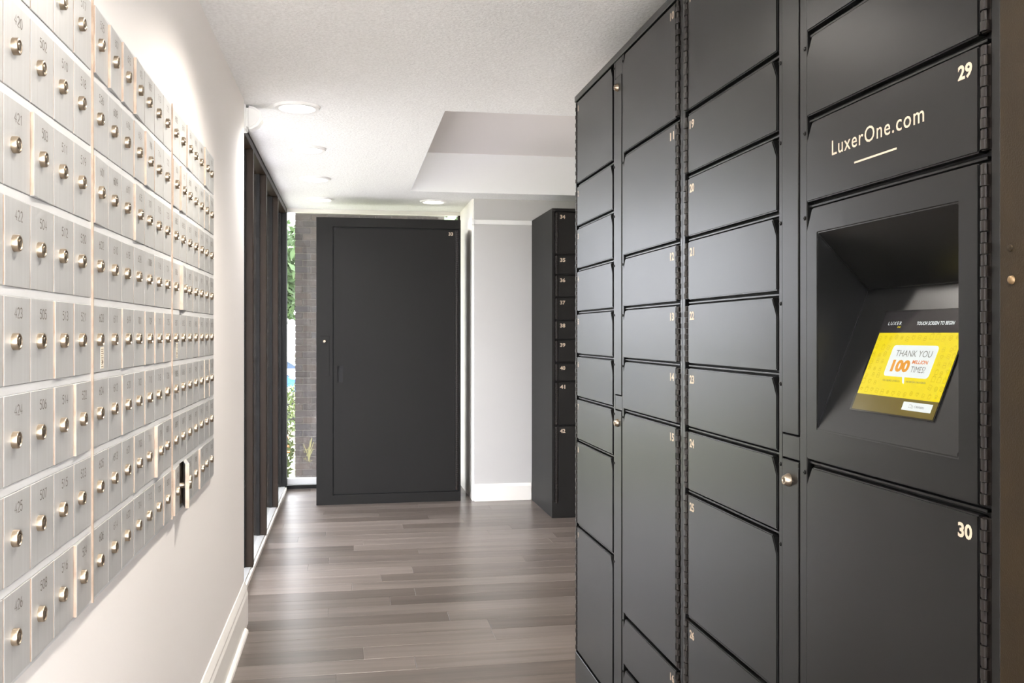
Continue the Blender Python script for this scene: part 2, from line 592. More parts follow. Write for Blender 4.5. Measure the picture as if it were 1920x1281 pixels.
BRY, BRX0 = 10.5, -0.594
wo = MB()
wo.box(BRX0 + 0.006, 1.05, BRY + 0.012, BRY + 0.25, -0.65, 2.865)
wall_out = struct('wall_outside', wo, 'mortar', 'grey brown brick wall outside the corner window')
bricks = {}
def brick_mesh(length):
    k = round(length, 3)
    if k not in bricks:
        b = MB()
        b.box(0, length - 0.010, 0, 0.09, 0, 0.062)
        bricks[k] = b.mesh('brick', 'brick', bevel=0.003)
    return bricks[k]
rest = MB()
BL, BH = 0.176, 0.072
nrow = int((2.865 + 0.62) / BH)
for r_ in range(nrow):
    z = -0.62 + r_ * BH
    xs = [BRX0] if r_ % 2 == 0 else [BRX0, BRX0 + BL / 2]
    x = xs[-1] + (BL if r_ % 2 == 0 else BL)
    if r_ % 2:
        segs = [(BRX0, BL / 2)]
        x = BRX0 + BL / 2
    else:
        segs = []
        x = BRX0
    while x < 1.05 - BL:
        segs.append((x, BL))
        x += BL
    for sx, sl in segs:
        seen = (sx < -0.20 and z > -0.5) or (z > 2.45 and z < 2.85 and sx < 1.30)
        if seen:
            o = put('brick', brick_mesh(sl), wall_out, (sx, BRY + rnd.uniform(-0.002, 0.003), z))
        else:
            rest.box(sx, sx + sl - 0.01, BRY, BRY + 0.09, z, z + 0.062)
o = rest.build('brick_remainder', 'brick', wall_out)
tag(o, None, None, None, 'stuff')

def leaves(mb, n, cx, cy, cz, rx, ry, rz, size, rng, shell=0.35):
    for _ in range(n):
        while True:
            p = Vector((rng.uniform(-1, 1), rng.uniform(-1, 1), rng.uniform(-1, 1)))
            if shell < p.length < 1:
                break
        c = Vector((cx + p.x * rx, cy + p.y * ry, cz + p.z * rz))
        u = Vector((rng.uniform(-1, 1), rng.uniform(-1, 1), rng.uniform(-1, 1))).normalized()
        t = u.orthogonal().normalized()
        s = size * rng.uniform(0.6, 1.3)
        mb.poly([c - u * s, c + t * s * 0.45, c + u * s, c - t * s * 0.45])

def tree(loc, h, cr, label, cat='tree', n=2200, seed=1, size=0.16, group=None):
    rg = random.Random(seed)
    t = thing('leafy_tree', label, cat, loc, 0, group)
    k = MB()
    k.lathe([(0.16, 0), (0.11, h * 0.35), (0.07, h * 0.7)], lambda a, b, c: (a, b, c), 10)
    k.build('trunk', 'bark', t, smooth=True)
    l = MB()
    for j in range(5):
        leaves(l, n // 5, rg.uniform(-.5, .5) * cr, rg.uniform(-.5, .5) * cr, h * 0.62 + rg.uniform(-.2, .25) * h, cr * .75, cr * .75, h * 0.24, size, rg, 0.2)
    o = l.build('foliage', 'leaf', t)
    tag(o, kind='stuff')
    return t
GZ = -0.62
tree((-2.9, 34, GZ), 5.6, 2.6, 'leafy green tree standing behind the parked white car', seed=3, n=9000, size=0.2)
tree((-15.0, 26, GZ), 6.5, 3.0, 'broad green tree on the lawn left of the parked cars', seed=4)
tree((-9.5, 11.5, GZ), 5.2, 2.4, 'round green tree on the lawn beyond the window wall', seed=5)

tree((2.1, 15.5, GZ), 4.6, 1.5, 'bushy green tree standing past the end of the brick wall', seed=6, n=5000, size=0.13)

def shrub(loc, r_, h, label, seed):
    rg = random.Random(seed)
    t = thing('leafy_shrub', label, 'shrub', loc)
    k = MB()
    for j in range(5):
        a = j * 1.26
        k.ribbon([(0, 0), (0.5, h * 0.5), (0.8, h * 0.8)], 0.02, lambda p, q, a=a: (p * r_ * math.cos(a), p * r_ * math.sin(a), q))
    k.build('stems', 'bark', t)
    l = MB()
    leaves(l, 900, 0, 0, h * 0.55, r_, r_, h * 0.5, 0.045, rg, 0.1)
    o = l.build('foliage', 'leaf_shrub', t)
    tag(o, kind='stuff')
shrub((-0.90, 10.9, GZ), 0.27, 1.05, 'low yellow green shrub growing against the brick wall corner', 11)
shrub((-1.12, 18.0, GZ), 0.42, 0.95, 'round green bush on the lawn in front of the blue car', 12)

# weed growing out of a joint in the bricks
wd = thing('weed', 'small dry yellow weed growing out of the brick wall', 'plant', (-0.445, 10.485, -0.10))
k = MB()
rg = random.Random(5)
for j in range(7):
    a = rg.uniform(-0.06, 0.06); top = rg.uniform(0.12, 0.26)
    k.ribbon([(0, 0), (a * 0.3, top * 0.5), (a, top)], 0.006, lambda p, q, j=j: (p, -0.004 * (j % 3), q))
for j in range(26):
    c = Vector((rg.uniform(-.05, .05), rg.uniform(-.03, 0), rg.uniform(.0, .13)))
    u = Vector((rg.uniform(-1, 1), rg.uniform(-.3, .3), rg.uniform(.2, 1))).normalized() * 0.016
    q = u.orthogonal().normalized() * 0.004
    k.poly([c - u, c + q, c + u, c - q])
k.build('stalks', 'weed', wd)

def car(loc, rz, paint, label):
    t = thing('car', label, 'car', loc, rz)
    L_, W_ = 4.4, 1.76
    side = [(-2.2, .35), (2.2, .35), (2.22, .62), (2.05, .78), (1.25, .92), (.55, 1.38), (-.95, 1.42), (-1.75, .98), (-2.15, .92)]
    b = MB()
    b.prism(side, lambda a, c, d: (a, d, c), -W_ / 2, W_ / 2)
    body = b.build('body', paint, t, bevel=0.05, seg=2, smooth=True)
    for s in (-1, 1):
        g = MB()
        g.prism([(-1.45, .98), (1.02, .98), (.48, 1.32), (-.90, 1.34)], lambda a, c, d: (a, d, c), s * (W_ / 2), s * (W_ / 2 + .008))
        g.build('side_window', 'car_glass', t)
    g = MB()
    g.poly([(1.20, -.75, .965), (1.20, .75, .965), (.60, .68, 1.365), (.60, -.68, 1.365)])
    g.poly([(-1.72, -.75, 1.03), (-1.72, .75, 1.03), (-1.02, .68, 1.41), (-1.02, -.68, 1.41)])
    for i, v in enumerate(g.v):
        g.v[i] = (v[0] + (0.02 if v[0] > 0 else -0.02), v[1], v[2] + 0.012)
    g.build('windscreen', 'car_glass', t)
    for sx in (-1.35, 1.38):
        for s in (-1, 1):
            wv = MB()
            wv.lathe([(.31, -.1), (.33, -.06), (.33, .06), (.31, .1), (.18, .105)], lambda a, c, d, sx=sx, s=s: (sx + a, s * (W_ / 2 - .06) + d * s, .33 + c), 18)
            wv.build('wheel', 'tyre', t, smooth=True)
    return t
rd = MB()
rd.box(-40, 40, 20.0, 29.0, -0.62, -0.605)
struct('road', rd, 'asphalt', 'grey parking lane beyond the lawn')
car((-2.4, 26.2, -0.605), R(4), 'car_white', 'white parked car beyond the lawn under the tree')
car((-2.55, 21.6, -0.605), R(3), 'car_blue', 'blue parked car on the lane in front of the white car')
cn = thing('traffic_cone', 'orange traffic cone with a white band on the lawn', 'cone', (-1.08, 15.6, GZ))
k = MB()
k.box(-.17, .17, -.17, .17, 0, .03)
k.build('base', 'cone_orange', cn, bevel=0.01)
k = MB()
k.lathe([(.13, .03), (.095, .26), (.093, .26)], lambda a, b, c: (a, b, c), 16)
k.lathe([(.055, .50), (.025, .72), (.015, .73)], lambda a, b, c: (a, b, c), 16)
k.build('cone_body', 'cone_orange', cn, smooth=True)
k = MB()
k.lathe([(.096, .26), (.056, .50)], lambda a, b, c: (a, b, c), 16)
k.build('white_band', 'car_white', cn, smooth=True)

# ------------------------------------------------------------------ mailbox banks
COLS, ROWS = 7, 8
FACE_X = -0.456
ST, RAIL = 0.006, 0.0065
CW = (BK_W - 2 * ST) / COLS
RH = (BK_Z1 - BK_Z0) / ROWS
DW, DH = CW - 0.0030, RH - 0.0135
units = []
for floor_no in range(4, 11):
    for a in range(1, 27):
        units.append(floor_no * 100 + a)
u419 = units.index(419)
# door plate: local x out of the wall, y towards the hinge (hinge at y=0), tray flange behind
dm = MB()
dm.box(-0.0095, 0.0015, -DW, 0, 0, DH)
DOOR_ME = dm.mesh('mailbox_door', ['aluminium_door', 'warm_lit_edge'], bevel=0.0007)
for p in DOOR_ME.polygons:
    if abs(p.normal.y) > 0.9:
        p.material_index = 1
lk = MB()
axis = lambda a, b, h: (h, a, b)
lk.lathe([(0.0118, 0), (0.0118, 0.0068), (0.0110, 0.0080), (0.0092, 0.0084), (0.0084, 0.0072), (0.0060, 0.0066)], axis, 24)
lk.lathe([(0.0054, 0.0064), (0.0054, 0.0080), (0.0048, 0.0086)], axis, 16)
lk.box(0.0084, 0.0089, -0.0009, 0.0009, -0.0038, 0.0038, 1)
LOCK_ME = lk.mesh('lock', ['brass_lock', 'key_slot'], smooth=True)
bl = MB()
bl.lathe([(0.0085, -0.030), (0.0085, 0.0)], axis, 14)
bl.box(-0.034, -0.030, -0.010, 0.030, -0.006, 0.006)
BARREL_ME = bl.mesh('lock_barrel', 'brass_lock', smooth=True)
st = MB()
st.box(0, 0.0004, -0.0105, 0.0105, -0.020, 0.020)
for j in range(9):
    z = 0.016 - j * 0.004
    wdt = (0.016, 0.014, 0.017, 0.010, 0.016, 0.012, 0.017, 0.009, 0.015)[j]
    st.box(0.0004, 0.0006, -0.009, -0.009 + wdt, z - 0.0007, z + 0.0007, 1)
st.box(0.0004, 0.0006, -0.003, 0.003, -0.011, -0.005, 1)
STICKER_ME = st.mesh('notice_sticker', ['sticker_paper', 'sticker_ink'])

def number_mesh(n):
    mb = MB()
    s = str(n)
    h, wd_, sp = 0.0140, 0.0086, 0.0114
    tot = sp * (len(s) - 1) + wd_
    for i, c in enumerate(s):
        for pl in DIG[c]:
            mb.ribbon([(-tot / 2 + i * sp + p[0] / 0.6 * wd_, p[1] * h) for p in pl], 0.0016, lambda a, b: (0, a, b))
    return mb.mesh('door_number', 'engraving')

AJAR = {(0, 4, 2): 2.6, (0, 6, 5): 2.2, (0, 6, 7): 2.6, (0, 6, 4): 0.7, (0, 5, 4): 1.4,
        (1, 0, 0): 2.2, (1, 1, 0): 2.6, (1, 2, 0): 2.2, (1, 3, 0): 3.2, (1, 0, 2): 2.2, (1, 3, 2): 2.4, (1, 4, 1): 2.4,
        (1, 5, 6): 4.2, (2, 1, 3): 5.0, (2, 1, 7): 13.5, (2, 0, 7): 4.0, (2, 4, 7): 3.0, (2, 2, 0): 2.0, (2, 0, 1): 2.0, (2, 1, 1): 3.0, (2, 5, 0): 3.0}
labels = ['silver aluminium mailbox bank with doors numbered in the 400s and low 500s',
          'silver aluminium mailbox bank between two others, one notice sticker on door 603',
          'silver aluminium mailbox bank with one bottom row door standing ajar']
for bi in range(3):
    t = thing('mailbox_bank', labels[bi], 'mailboxes', (FACE_X, BK_Y[bi], BK_Z0), 0, 'aluminium mailbox banks set in the wall')
    fr = MB()
    d = 0.010
    # stiles and rails
    fr.box(-d, 0.0, 0.0005, ST, 0, BK_Z1 - BK_Z0)
    fr.box(-d, 0.0, BK_W - ST, BK_W - 0.0005, 0, BK_Z1 - BK_Z0)
    for r_ in range(ROWS + 1):
        z0 = max(0.0, r_ * RH - RAIL); z1 = min(BK_Z1 - BK_Z0, r_ * RH + RAIL)
        fr.box(-d, 0.0, ST, BK_W - ST, z0, z1)
    fr.build('face_frame', 'aluminium_rail', t, bevel=0.0006)
    ed = MB()
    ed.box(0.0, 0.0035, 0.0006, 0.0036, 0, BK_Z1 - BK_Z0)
    ed.build('edge_strip', 'warm_lit_edge', t)
    bx = MB()
    for c in range(1, COLS):
        yy = ST + c * CW
        bx.box(-0.30, -0.012, yy - 0.0007, yy + 0.0007, 0.002, BK_Z1 - BK_Z0 - 0.002)
    for r_ in range(1, ROWS):
        bx.box(-0.30, -0.012, 0.003, BK_W - 0.003, r_ * RH - 0.0007, r_ * RH + 0.0007)
    bx.box(-0.302, -0.30, 0.002, BK_W - 0.002, 0.002, BK_Z1 - BK_Z0 - 0.002)
    bx.box(-0.30, -0.011, 0.001, 0.003, 0.002, BK_Z1 - BK_Z0 - 0.002).box(-0.30, -0.011, BK_W - 0.003, BK_W - 0.001, 0.002, BK_Z1 - BK_Z0 - 0.002)
    bx.build('compartments', 'mailbox_cavity', t)
    for c in range(COLS):
        for r_ in range(ROWS):
            ci = bi * COLS + c - 3
            idx = u419 + ci * ROWS + r_
            num = units[idx]
            ang = AJAR.get((bi, c, r_), 0.0)
            if ang == 0.0:
                ang = rnd.uniform(0.0, 0.35) if rnd.random() < 0.8 else rnd.uniform(0.5, 1.3)
            hy = ST + (c + 1) * CW - 0.0015
            hz = (ROWS - 1 - r_) * RH + 0.00675
            do = put('door', DOOR_ME, t, (0.0, hy, hz), (0, 0, R(ang)))
            put('lock', LOCK_ME, do, (0.0015, -DW * (0.66 + rnd.uniform(-.01, .01)), DH * 0.49), (R(rnd.uniform(-12, 12)), 0, 0))
            nm = number_mesh(num)
            put('door_number', nm, do, (0.00175, -DW * 0.47, DH * 0.76))
            if (bi, c, r_) in ((1, 0, 4), (2, 0, 4)):
                s_ = put('notice_sticker', STICKER_ME, do, (0.0015, -DW * 0.42, DH * 0.21))
            if ang > 10:
                put('lock_barrel', BARREL_ME, do, (-0.0095, -DW * 0.66, DH * 0.49))

# ------------------------------------------------------------------ parcel lockers
LK_H, U, TOPZ = 2.185, 0.157, 2.163
GAP = 0.014
FLIP = {'n': 0}
front = lambda off: (lambda a, b: (a, -off, b))
kx = lambda a, b, d: (a, d, b)

def add_hinge(door, x0, x1, z0, z1):
    h = MB()
    wdt = x1 - x0
    h.box(x0, x1, 0.004, 0.010, z0, z1)
    cx = (x0 + x1) / 2
    n = max(4, int(round((z1 - z0) / 0.030)))
    p = (z1 - z0) / n
    for k in range(n):
        za = z0 + k * p
        r1 = wdt * 0.30
        h.lathe([(r1, za + 0.0006), (r1, za + p * 0.5 - 0.0006)], lambda a, b, c: (cx + a, 0.000 + b * 0.7, c), 8)
        h.box(cx, x1 - 0.001, -0.001, 0.006, za + 0.0006, za + p * 0.5 - 0.0006)
        h.lathe([(r1 * 0.8, za + p * 0.5 + 0.0006), (r1 * 0.8, za + p - 0.0006)], lambda a, b, c: (cx + a, 0.001 + b * 0.7, c), 8)
        h.box(x0 + 0.001, cx, 0.001, 0.006, za + p * 0.5 + 0.0006, za + p - 0.0006)
    h.build('hinge', 'hinge_steel', door, smooth=True)

def locker_door(root, x0, x1, z0, z1, cham, num, hinge, numside, numh=0.021, numw=0.030, paint='locker_paint'):
    """cham: 'L' or 'R' top corner cut, hinge=(x0,x1)"""
    cw_, ch_ = 0.020, 0.034
    if cham == 'R':
        pl = [(x0, z0), (x1, z0), (x1, z1 - ch_), (x1 - cw_, z1), (x0, z1)]
    else:
        pl = [(x0, z0), (x1, z0), (x1, z1), (x0 + cw_, z1), (x0, z1 - ch_)]
    d = MB()
    d.prism(pl, kx, 0.0, 0.017)
    o = d.build('door', paint, root, bevel=0.0022, seg=2, smooth=True)
    if num is not None:
        n = MB()
        s = str(num)
        wd_ = numw if len(s) == 2 else numw * 0.42
        xa = x0 + 0.012 if numside == 'L' else x1 - 0.012 - wd_
        zt = z1 - 0.016
        add_text(n, s, (xa, xa + wd_, zt - numh, zt), front(0.0004), bold=0.034)
        n.build('door_number', 'locker_print', o)
    if hinge:
        add_hinge(o, hinge[0], hinge[1], z0 + 0.002, z1 - 0.002)
    return o

def lock_mesh_front(root, x, z, y=-0.001, r_=0.0125):
    l = MB()
    ax = lambda a, b, h: (x + a, y - h, z + b)
    l.lathe([(r_, 0), (r_ * 1.02, 0.002), (r_ * 0.72, 0.010), (r_ * 0.66, 0.0115), (r_ * 0.42, 0.0115), (r_ * 0.38, 0.0102)], ax, 22)
    l.box(x - r_ * .10, x + r_ * .10, y - 0.0112, y - 0.0100, z - r_ * .35, z + r_ * .35, 1)
    return l.build('lock', ['brass_lock', 'key_slot'], root, smooth=True)

def screw(root, x, z, y):
    s = MB()
    s.lathe([(0.0042, 0), (0.0040, 0.0012), (0.0026, 0.0022), (0.0012, 0.0022), (0.0010, 0.0012)], lambda a, b, h: (x + a, y - h, z + b), 12)
    return s.build('screw', 'screw_black', root, smooth=True)

def door_rows(entries, top=TOPZ, bounds=None):
    out = []
    z = top
    for i, (n, u) in enumerate(entries):
        z2 = z - u * U if bounds is None else bounds[i]
        out.append((n, z2 + GAP / 2, z - GAP / 2))
        z = z2
    return out

def cabinet(root, W, depth, lipcols, strips, hole=None, panel=None, paint='locker_frame_paint'):
    """carcass, front frame and shelf lips; hole=(x0,x1,z0,z1) left free for the kiosk recess"""
    b = MB()
    b.box(0.001, W - 0.001, 0.12, depth, 0.0, LK_H)
    y0, y1 = 0.019, 0.12
    if hole is None:
        b.box(0.001, W - 0.001, y0, y1, 0.0, LK_H)
    else:
        hx0, hx1, hz0, hz1 = hole
        b.box(0.001, hx0, y0, y1, 0.0, LK_H).box(hx1, W - 0.001, y0, y1, 0.0, LK_H)
        b.box(hx0, hx1, y0, y1, 0.0, hz0).box(hx0, hx1, y0, y1, hz1, LK_H)
    for (a0, a1, zs) in lipcols:  # dark plates put the gap shade into colour behind the doors
        b.box(a0 - 0.014, a1, 0.0175, 0.0192, 0.114, TOPZ, 1) if hole is None or a0 < 0.5 else b.box(a0, hole[0], 0.0175, 0.0192, 0.114, TOPZ, 1).box(hole[0], a1, 0.0175, 0.0192, 0.114, hole[2], 1).box(hole[0], a1, 0.0175, 0.0192, hole[3], TOPZ, 1)
    if panel:
        b.box(panel[0] - 0.004, panel[1] + 0.004, 0.0175, 0.0192, 0.14, 2.115, 1)
    b.build('carcass', [paint, 'recess_shade'], root)
    f = MB()
    f.box(0, W, -0.001, 0.019, TOPZ, LK_H)
    f.box(0, W, 0.002, 0.019, 0.0, 0.114)
    for (a0, a1) in strips:
        if panel and a0 < panel[0] and a1 > panel[1]:
            g = 0.0028
            f.box(a0, panel[0] - g, 0.003, 0.019, 0.114, TOPZ).box(panel[1] + g, a1, 0.003, 0.019, 0.114, TOPZ)
            for (p0, p1) in ((0.114, 0.15 - g), (1.058 + g, 1.109 - g), (2.106 + g, TOPZ)):
                f.box(panel[0] - g, panel[1] + g, 0.003, 0.019, p0, p1)
        else:
            f.box(a0, a1, 0.003, 0.019, 0.114, TOPZ)
    f.build('front_frame', paint, root, bevel=0.0015)
    for (a0, a1, zs) in lipcols:
        for z in zs:
            l = MB()
            l.box(a0, a1, 0.008, 0.0188, z - 0.0028, z + 0.0016)
            l.build('shelf_edge', paint, root, bevel=0.0006)

def strip_panel(root, x0, x1, z0, z1, lock=None):
    p = MB()
    p.box(x0, x1, 0.001, 0.017, z0, z1)
    o = p.build('access_panel', 'locker_paint', root, bevel=0.0012)
    if lock:
        lock_mesh_front(o, (x0 + x1) / 2 - 0.004, lock, 0.001)
    return o

ROT = R(-90)
FRONT_X = 0.828
# --- lockers 1 to 17
A = thing('parcel_locker_unit', 'charcoal steel parcel locker unit with doors numbered 1 to 17', 'lockers', (FRONT_X, 3.395, 0), ROT, 'charcoal parcel locker units')
c1 = door_rows([(1, 2), (2, 1), (3, 1), (4, 1), (5, 1), (6, 1), (7, 1), (8, 2), (9, 3)])
c2 = door_rows([(10, 2), (11, 2), (12, 1), (13, 1), (14, 1), (15, 4), (16, 1), (17, 1)])
zs1 = [d[1] - GAP / 2 for d in c1[:-1]]; zs2 = [d[1] - GAP / 2 for d in c2[:-1]]
cabinet(A, 1.1385, 0.56, [(0.03, 0.512, zs1), (0.622, 1.105, zs2)], [(0, 0.013), (0.512, 0.622), (1.122, 1.1385)], panel=(0.533, 0.603))
for n, z0, z1 in c1:
    locker_door(A, 0.036, 0.508, z0, z1, 'R', n, (0.014, 0.034), 'L')
    screw(A, 0.521, z1 - 0.012, 0.003)
for n, z0, z1 in c2:
    locker_door(A, 0.626, 1.096, z0, z1, 'L', n, (1.098, 1.121), 'R')
    screw(A, 0.613, z1 - 0.014, 0.003)
strip_panel(A, 0.533, 0.603, 1.109, 2.106, 2.073)
strip_panel(A, 0.533, 0.603, 0.15, 1.058, 1.020)

# --- lockers 18 to 32 with the touch screen
B = thing('parcel_locker_unit', 'charcoal steel parcel locker unit with a recessed yellow touch screen', 'lockers', (FRONT_X, 2.256, 0), ROT, 'charcoal parcel locker units')
c3 = door_rows([(18, 2), (19, 1), (20, 1), (21, 1), (22, 1), (23, 1), (24, 1), (25, 2), (26, 3)])
c4 = door_rows([(27, 2), (28, 1), (29, 1), (None, 3), (30, 4), (31, 1), (32, 1)])
zs3 = [d[1] - GAP / 2 for d in c3[:-1]]; zs4 = [d[1] - GAP / 2 for d in c4[:-1]]
KX0, KX1, KZ0, KZ1, KD, KZB = 0.696, 1.090, 1.128, 1.482, 0.102, 1.380
cabinet(B, 1.172, 0.56, [(0.03, 0.538, zs3), (0.652, 1.14, zs4)], [(0, 0.017), (0.538, 0.652), (1.154, 1.172)], panel=(0.556, 0.622), hole=(KX0 - 0.01, KX1 + 0.01, KZ0 - 0.01, KZ1 + 0.01))
for n, z0, z1 in c3:
    locker_door(B, 0.046, 0.534, z0, z1, 'R', n, (0.018, 0.044), 'L')
    screw(B, 0.545, z1 - 0.012, 0.003)
for n, z0, z1 in c4:
    screw(B, 0.644, z1 - 0.014, 0.003)
    if n is None:
        kz0, kz1 = z0, z1
        continue
    d = locker_door(B, 0.656, 1.133, z0, z1, 'L', n, (1.135, 1.153), 'R')
    if n == 29:
        t = MB()
        # cap letters stand 0.026 tall on a baseline at z 1.611
        add_text(t, 'LuxerOne.com', (0.749, 1.014, 1.6105, 1.6365), front(0.0004), bold=0.004, spacing=1.12)
        t.build('lettering', 'locker_print', d)
        t = MB()
        t.box(0.822, 0.944, -0.0004, 0.0, 1.5835, 1.5865)
        t.build('underline', 'locker_print', d)
# kiosk panel with the wedge shaped recess
k = MB()
x0, x1 = 0.656, 1.133
cw_, ch_ = 0.020, 0.040
P_ = lambda a, b, d=0.0: (a, d, b)
outer = [(x0, kz0), (x1, kz0), (x1, kz1), (x0 + cw_, kz1), (x0, kz1 - ch_)]
k.poly([P_(x0, kz0), P_(x1, kz0), P_(KX1, KZ0), P_(KX0, KZ0)])
k.poly([P_(x1, kz0), P_(x1, kz1), P_(KX1, KZ1), P_(KX1, KZ0)])
k.poly([P_(x1, kz1), P_(x0 + cw_, kz1), P_(KX0, KZ1), P_(KX1, KZ1)])
k.poly([P_(x0 + cw_, kz1), P_(x0, kz1 - ch_), P_(KX0, KZ1)])
k.poly([P_(x0, kz1 - ch_), P_(x0, kz0), P_(KX0, KZ0), P_(KX0, KZ1)])
for i in range(5):
    a, b = outer[i], outer[(i + 1) % 5]
    k.poly([P_(*a), P_(*b), P_(b[0], b[1], 0.017), P_(a[0], a[1], 0.017)])
k.poly([P_(KX0, KZ0), P_(KX1, KZ0), P_(KX1, KZB, KD), P_(KX0, KZB, KD)])
k.poly([P_(KX0, KZ1), P_(KX1, KZ1), P_(KX1, KZB, KD), P_(KX0, KZB, KD)])
k.poly([P_(KX0, KZ0), P_(KX0, KZ1), P_(KX0, KZB, KD)])
k.poly([P_(KX1, KZ0), P_(KX1, KZ1), P_(KX1, KZB, KD)])
me = k.mesh('kiosk_panel', 'locker_paint')
bm = bmesh.new(); bm.from_mesh(me)
bmesh.ops.remove_doubles(bm, verts=bm.verts, dist=1e-5)
bmesh.ops.recalc_face_normals(bm, faces=bm.faces)
es = [e for e in bm.edges if len(e.link_faces) == 2 and e.calc_face_angle(0) > 0.3]
bmesh.ops.bevel(bm, geom=es, offset=0.0018, segments=2, affect='EDGES', clamp_overlap=True)
bm.to_mesh(me); bm.free()
kp = put('kiosk_panel', me, B)
add_hinge(kp, 1.135, 1.153, kz0 + 0.002, kz1 - 0.002)
sl = math.hypot(KD, KZB - KZ0)
vy, vz = KD / sl, (KZB - KZ0) / sl
def scr(off):
    return lambda a, b: (a, b * vy - vz * off, KZ0 + b * vz + vy * off)
ts = MB()
s0 = scr(0.0); s1 = scr(0.002)
rect = [(0.780, 0.045), (1.013, 0.045), (1.013, 0.227), (0.780, 0.227)]
ts.prism(rect, lambda a, b, d: scr(d)(a, b), 0.002, -0.001)
touch = ts.build('touch_screen', 'screen_black', B)
def flat(name, m, polys, off, parent=touch):
    q = MB()
    for pl in polys:
        q.poly([scr(off)(*p) for p in pl])
    return q.build(name, m, parent)
def rr(a0, a1, b0, b1, r_, n=5):
    out = []
    for cx, cy, s in ((a1 - r_, b0 + r_, -90), (a1 - r_, b1 - r_, 0), (a0 + r_, b1 - r_, 90), (a0 + r_, b0 + r_, 180)):
        out += arc(cx, cy, r_, r_, s, s + 90, n)
    return out
flat('screen_header', 'scr_dark', [[(0.786, 0.1862), (1.0105, 0.1862), (1.0105, 0.2235), (0.786, 0.2235)]], 0.0024)
flat('screen_image', 'scr_yellow', [[(0.786, 0.0755), (1.0105, 0.0755), (1.0105, 0.1862), (0.786, 0.1862)]], 0.0024)
flat('screen_footer', 'scr_olive', [[(0.786, 0.0475), (1.0105, 0.0475), (1.0105, 0.0755), (0.786, 0.0755)]], 0.0024)
flat('speech_bubble', 'scr_white', [rr(0.843, 0.9645, 0.1100, 0.1645, 0.007), [(0.8965, 0.1105), (0.9035, 0.1105), (0.9085, 0.0985), (0.9030, 0.1005)]], 0.0027)
flat('screen_button', 'scr_white', [[(0.9255, 0.0570), (0.9998, 0.0570), (0.9998, 0.0706), (0.9255, 0.0706)]], 0.0027)
def stext(name, m, items):
    q = MB()
    for body, bx_, bold, shear, sp in items:
        add_text(q, body, bx_, scr(0.0030), bold, shear, sp)
    return q.build(name, m, touch)
stext('header_text', 'scr_white', [('LUXER', (0.8037, 0.842, 0.2000, 0.2062), 0.0, 0, 1.35), ('TOUCH SCREEN TO BEGIN', (0.8845, 0.9800, 0.1992, 0.2054), 0.022, 0, 1.0)])
stext('header_mark', 'scr_yellow', [('ONE', (0.8335, 0.8425, 0.1950, 0.1980), 0.02, 0, 1.1)])
stext('thanks_text', 'scr_text', [('THANK YOU', (0.8575, 0.9535, 0.1447, 0.1556), -0.004, 0, 1.0), ('TIMES!', (0.9128, 0.9500, 0.1188, 0.1289), -0.004, 0, 1.0)])
stext('hundred_text', 'scr_orange', [('100', (0.8575, 0.9070, 0.1180, 0.1390), 0.055, 0, 1.0)])
stext('million_text', 'scr_red', [('MILLION', (0.9105, 0.9505, 0.1330, 0.1395), 0.028, 0, 1.0)])
stext('caption_text', 'scr_text', [('YOU HELPED US REACH', (0.8463, 0.8946, 0.1010, 0.1040), 0.012, 0, 1.0), ('100,000,000 DELIVERIES', (0.9114, 0.9632, 0.1012, 0.1044), 0.012, 0, 1.0)])
stext('button_text', 'scr_text', [('CARRIERS', (0.9566, 0.9810, 0.0620, 0.0655), 0.0, 0, 1.0)])
ic = MB()
s3 = scr(0.0027)
LW = 0.00055
ic.ribbon([(0.943, 0.0615), (0.943, 0.0665), (0.949, 0.0665), (0.949, 0.0615)], LW, scr(0.0030), True)
ic.ribbon([(0.949, 0.0650), (0.952, 0.0650), (0.9535, 0.0633), (0.9535, 0.0615), (0.949, 0.0615)], LW, scr(0.0030), True)
ic.build('van_icon', 'scr_text', touch)
ic = MB()
rg = random.Random(21)
spots = []
for i in range(14):
    spots.append((0.794 + i * 0.0158, 0.1775 + rg.uniform(-.002, .002)))
    spots.append((0.794 + i * 0.0158, 0.0835 + rg.uniform(-.002, .002)))
for i in range(6):
    for a in (0.7935, 0.8115, 0.8275, 0.9775, 0.9935, 1.0040):
        spots.append((a + rg.uniform(-.002, .002), 0.097 + i * 0.0125 + rg.uniform(-.002, .002)))
for (a, b) in spots:
    s = rg.uniform(0.0028, 0.0045)
    kd = rg.randrange(5)
    if kd == 0:
        ic.ribbon([(a - s, b - s), (a + s, b - s), (a + s, b + s), (a - s, b + s)], LW, s3, True)
        ic.ribbon(arc(a, b + s, s * .5, s * .6, 0, 180, 5), LW, s3)
    elif kd == 1:
        ic.ribbon(arc(a, b, s, s, 0, 360, 10), LW, s3)
        ic.ribbon(arc(a, b, s * .4, s * .4, 0, 360, 6), LW, s3)
    elif kd == 2:
        ic.ribbon([(a, b - s)] + arc(a + s * .5, b + s * .3, s * .5, s * .5, -20, 180, 6) + arc(a - s * .5, b + s * .3, s * .5, s * .5, 0, 200, 6), LW, s3, True)
    elif kd == 3:
        ic.ribbon([(a - s, b - s * .6), (a + s * .7, b - s), (a + s, b + s * .6), (a - s * .7, b + s)], LW, s3, True)
        ic.ribbon([(a - s * .5, b - s * .1), (a + s * .5, b - s * .2)], LW, s3)
    else:
        ic.ribbon([(a - s, b - s), (a - s * .6, b + s), (a + s * .6, b + s), (a + s, b - s)], LW, s3, True)
        ic.ribbon([(a - s * .8, b), (a + s * .8, b)], LW, s3)
o = ic.build('icon_pattern', 'scr_yellow_line', touch)
strip_panel(B, 0.556, 0.622, 1.109, 2.106, 2.073)
strip_panel(B, 0.556, 0.622, 0.15, 1.058, 1.020)

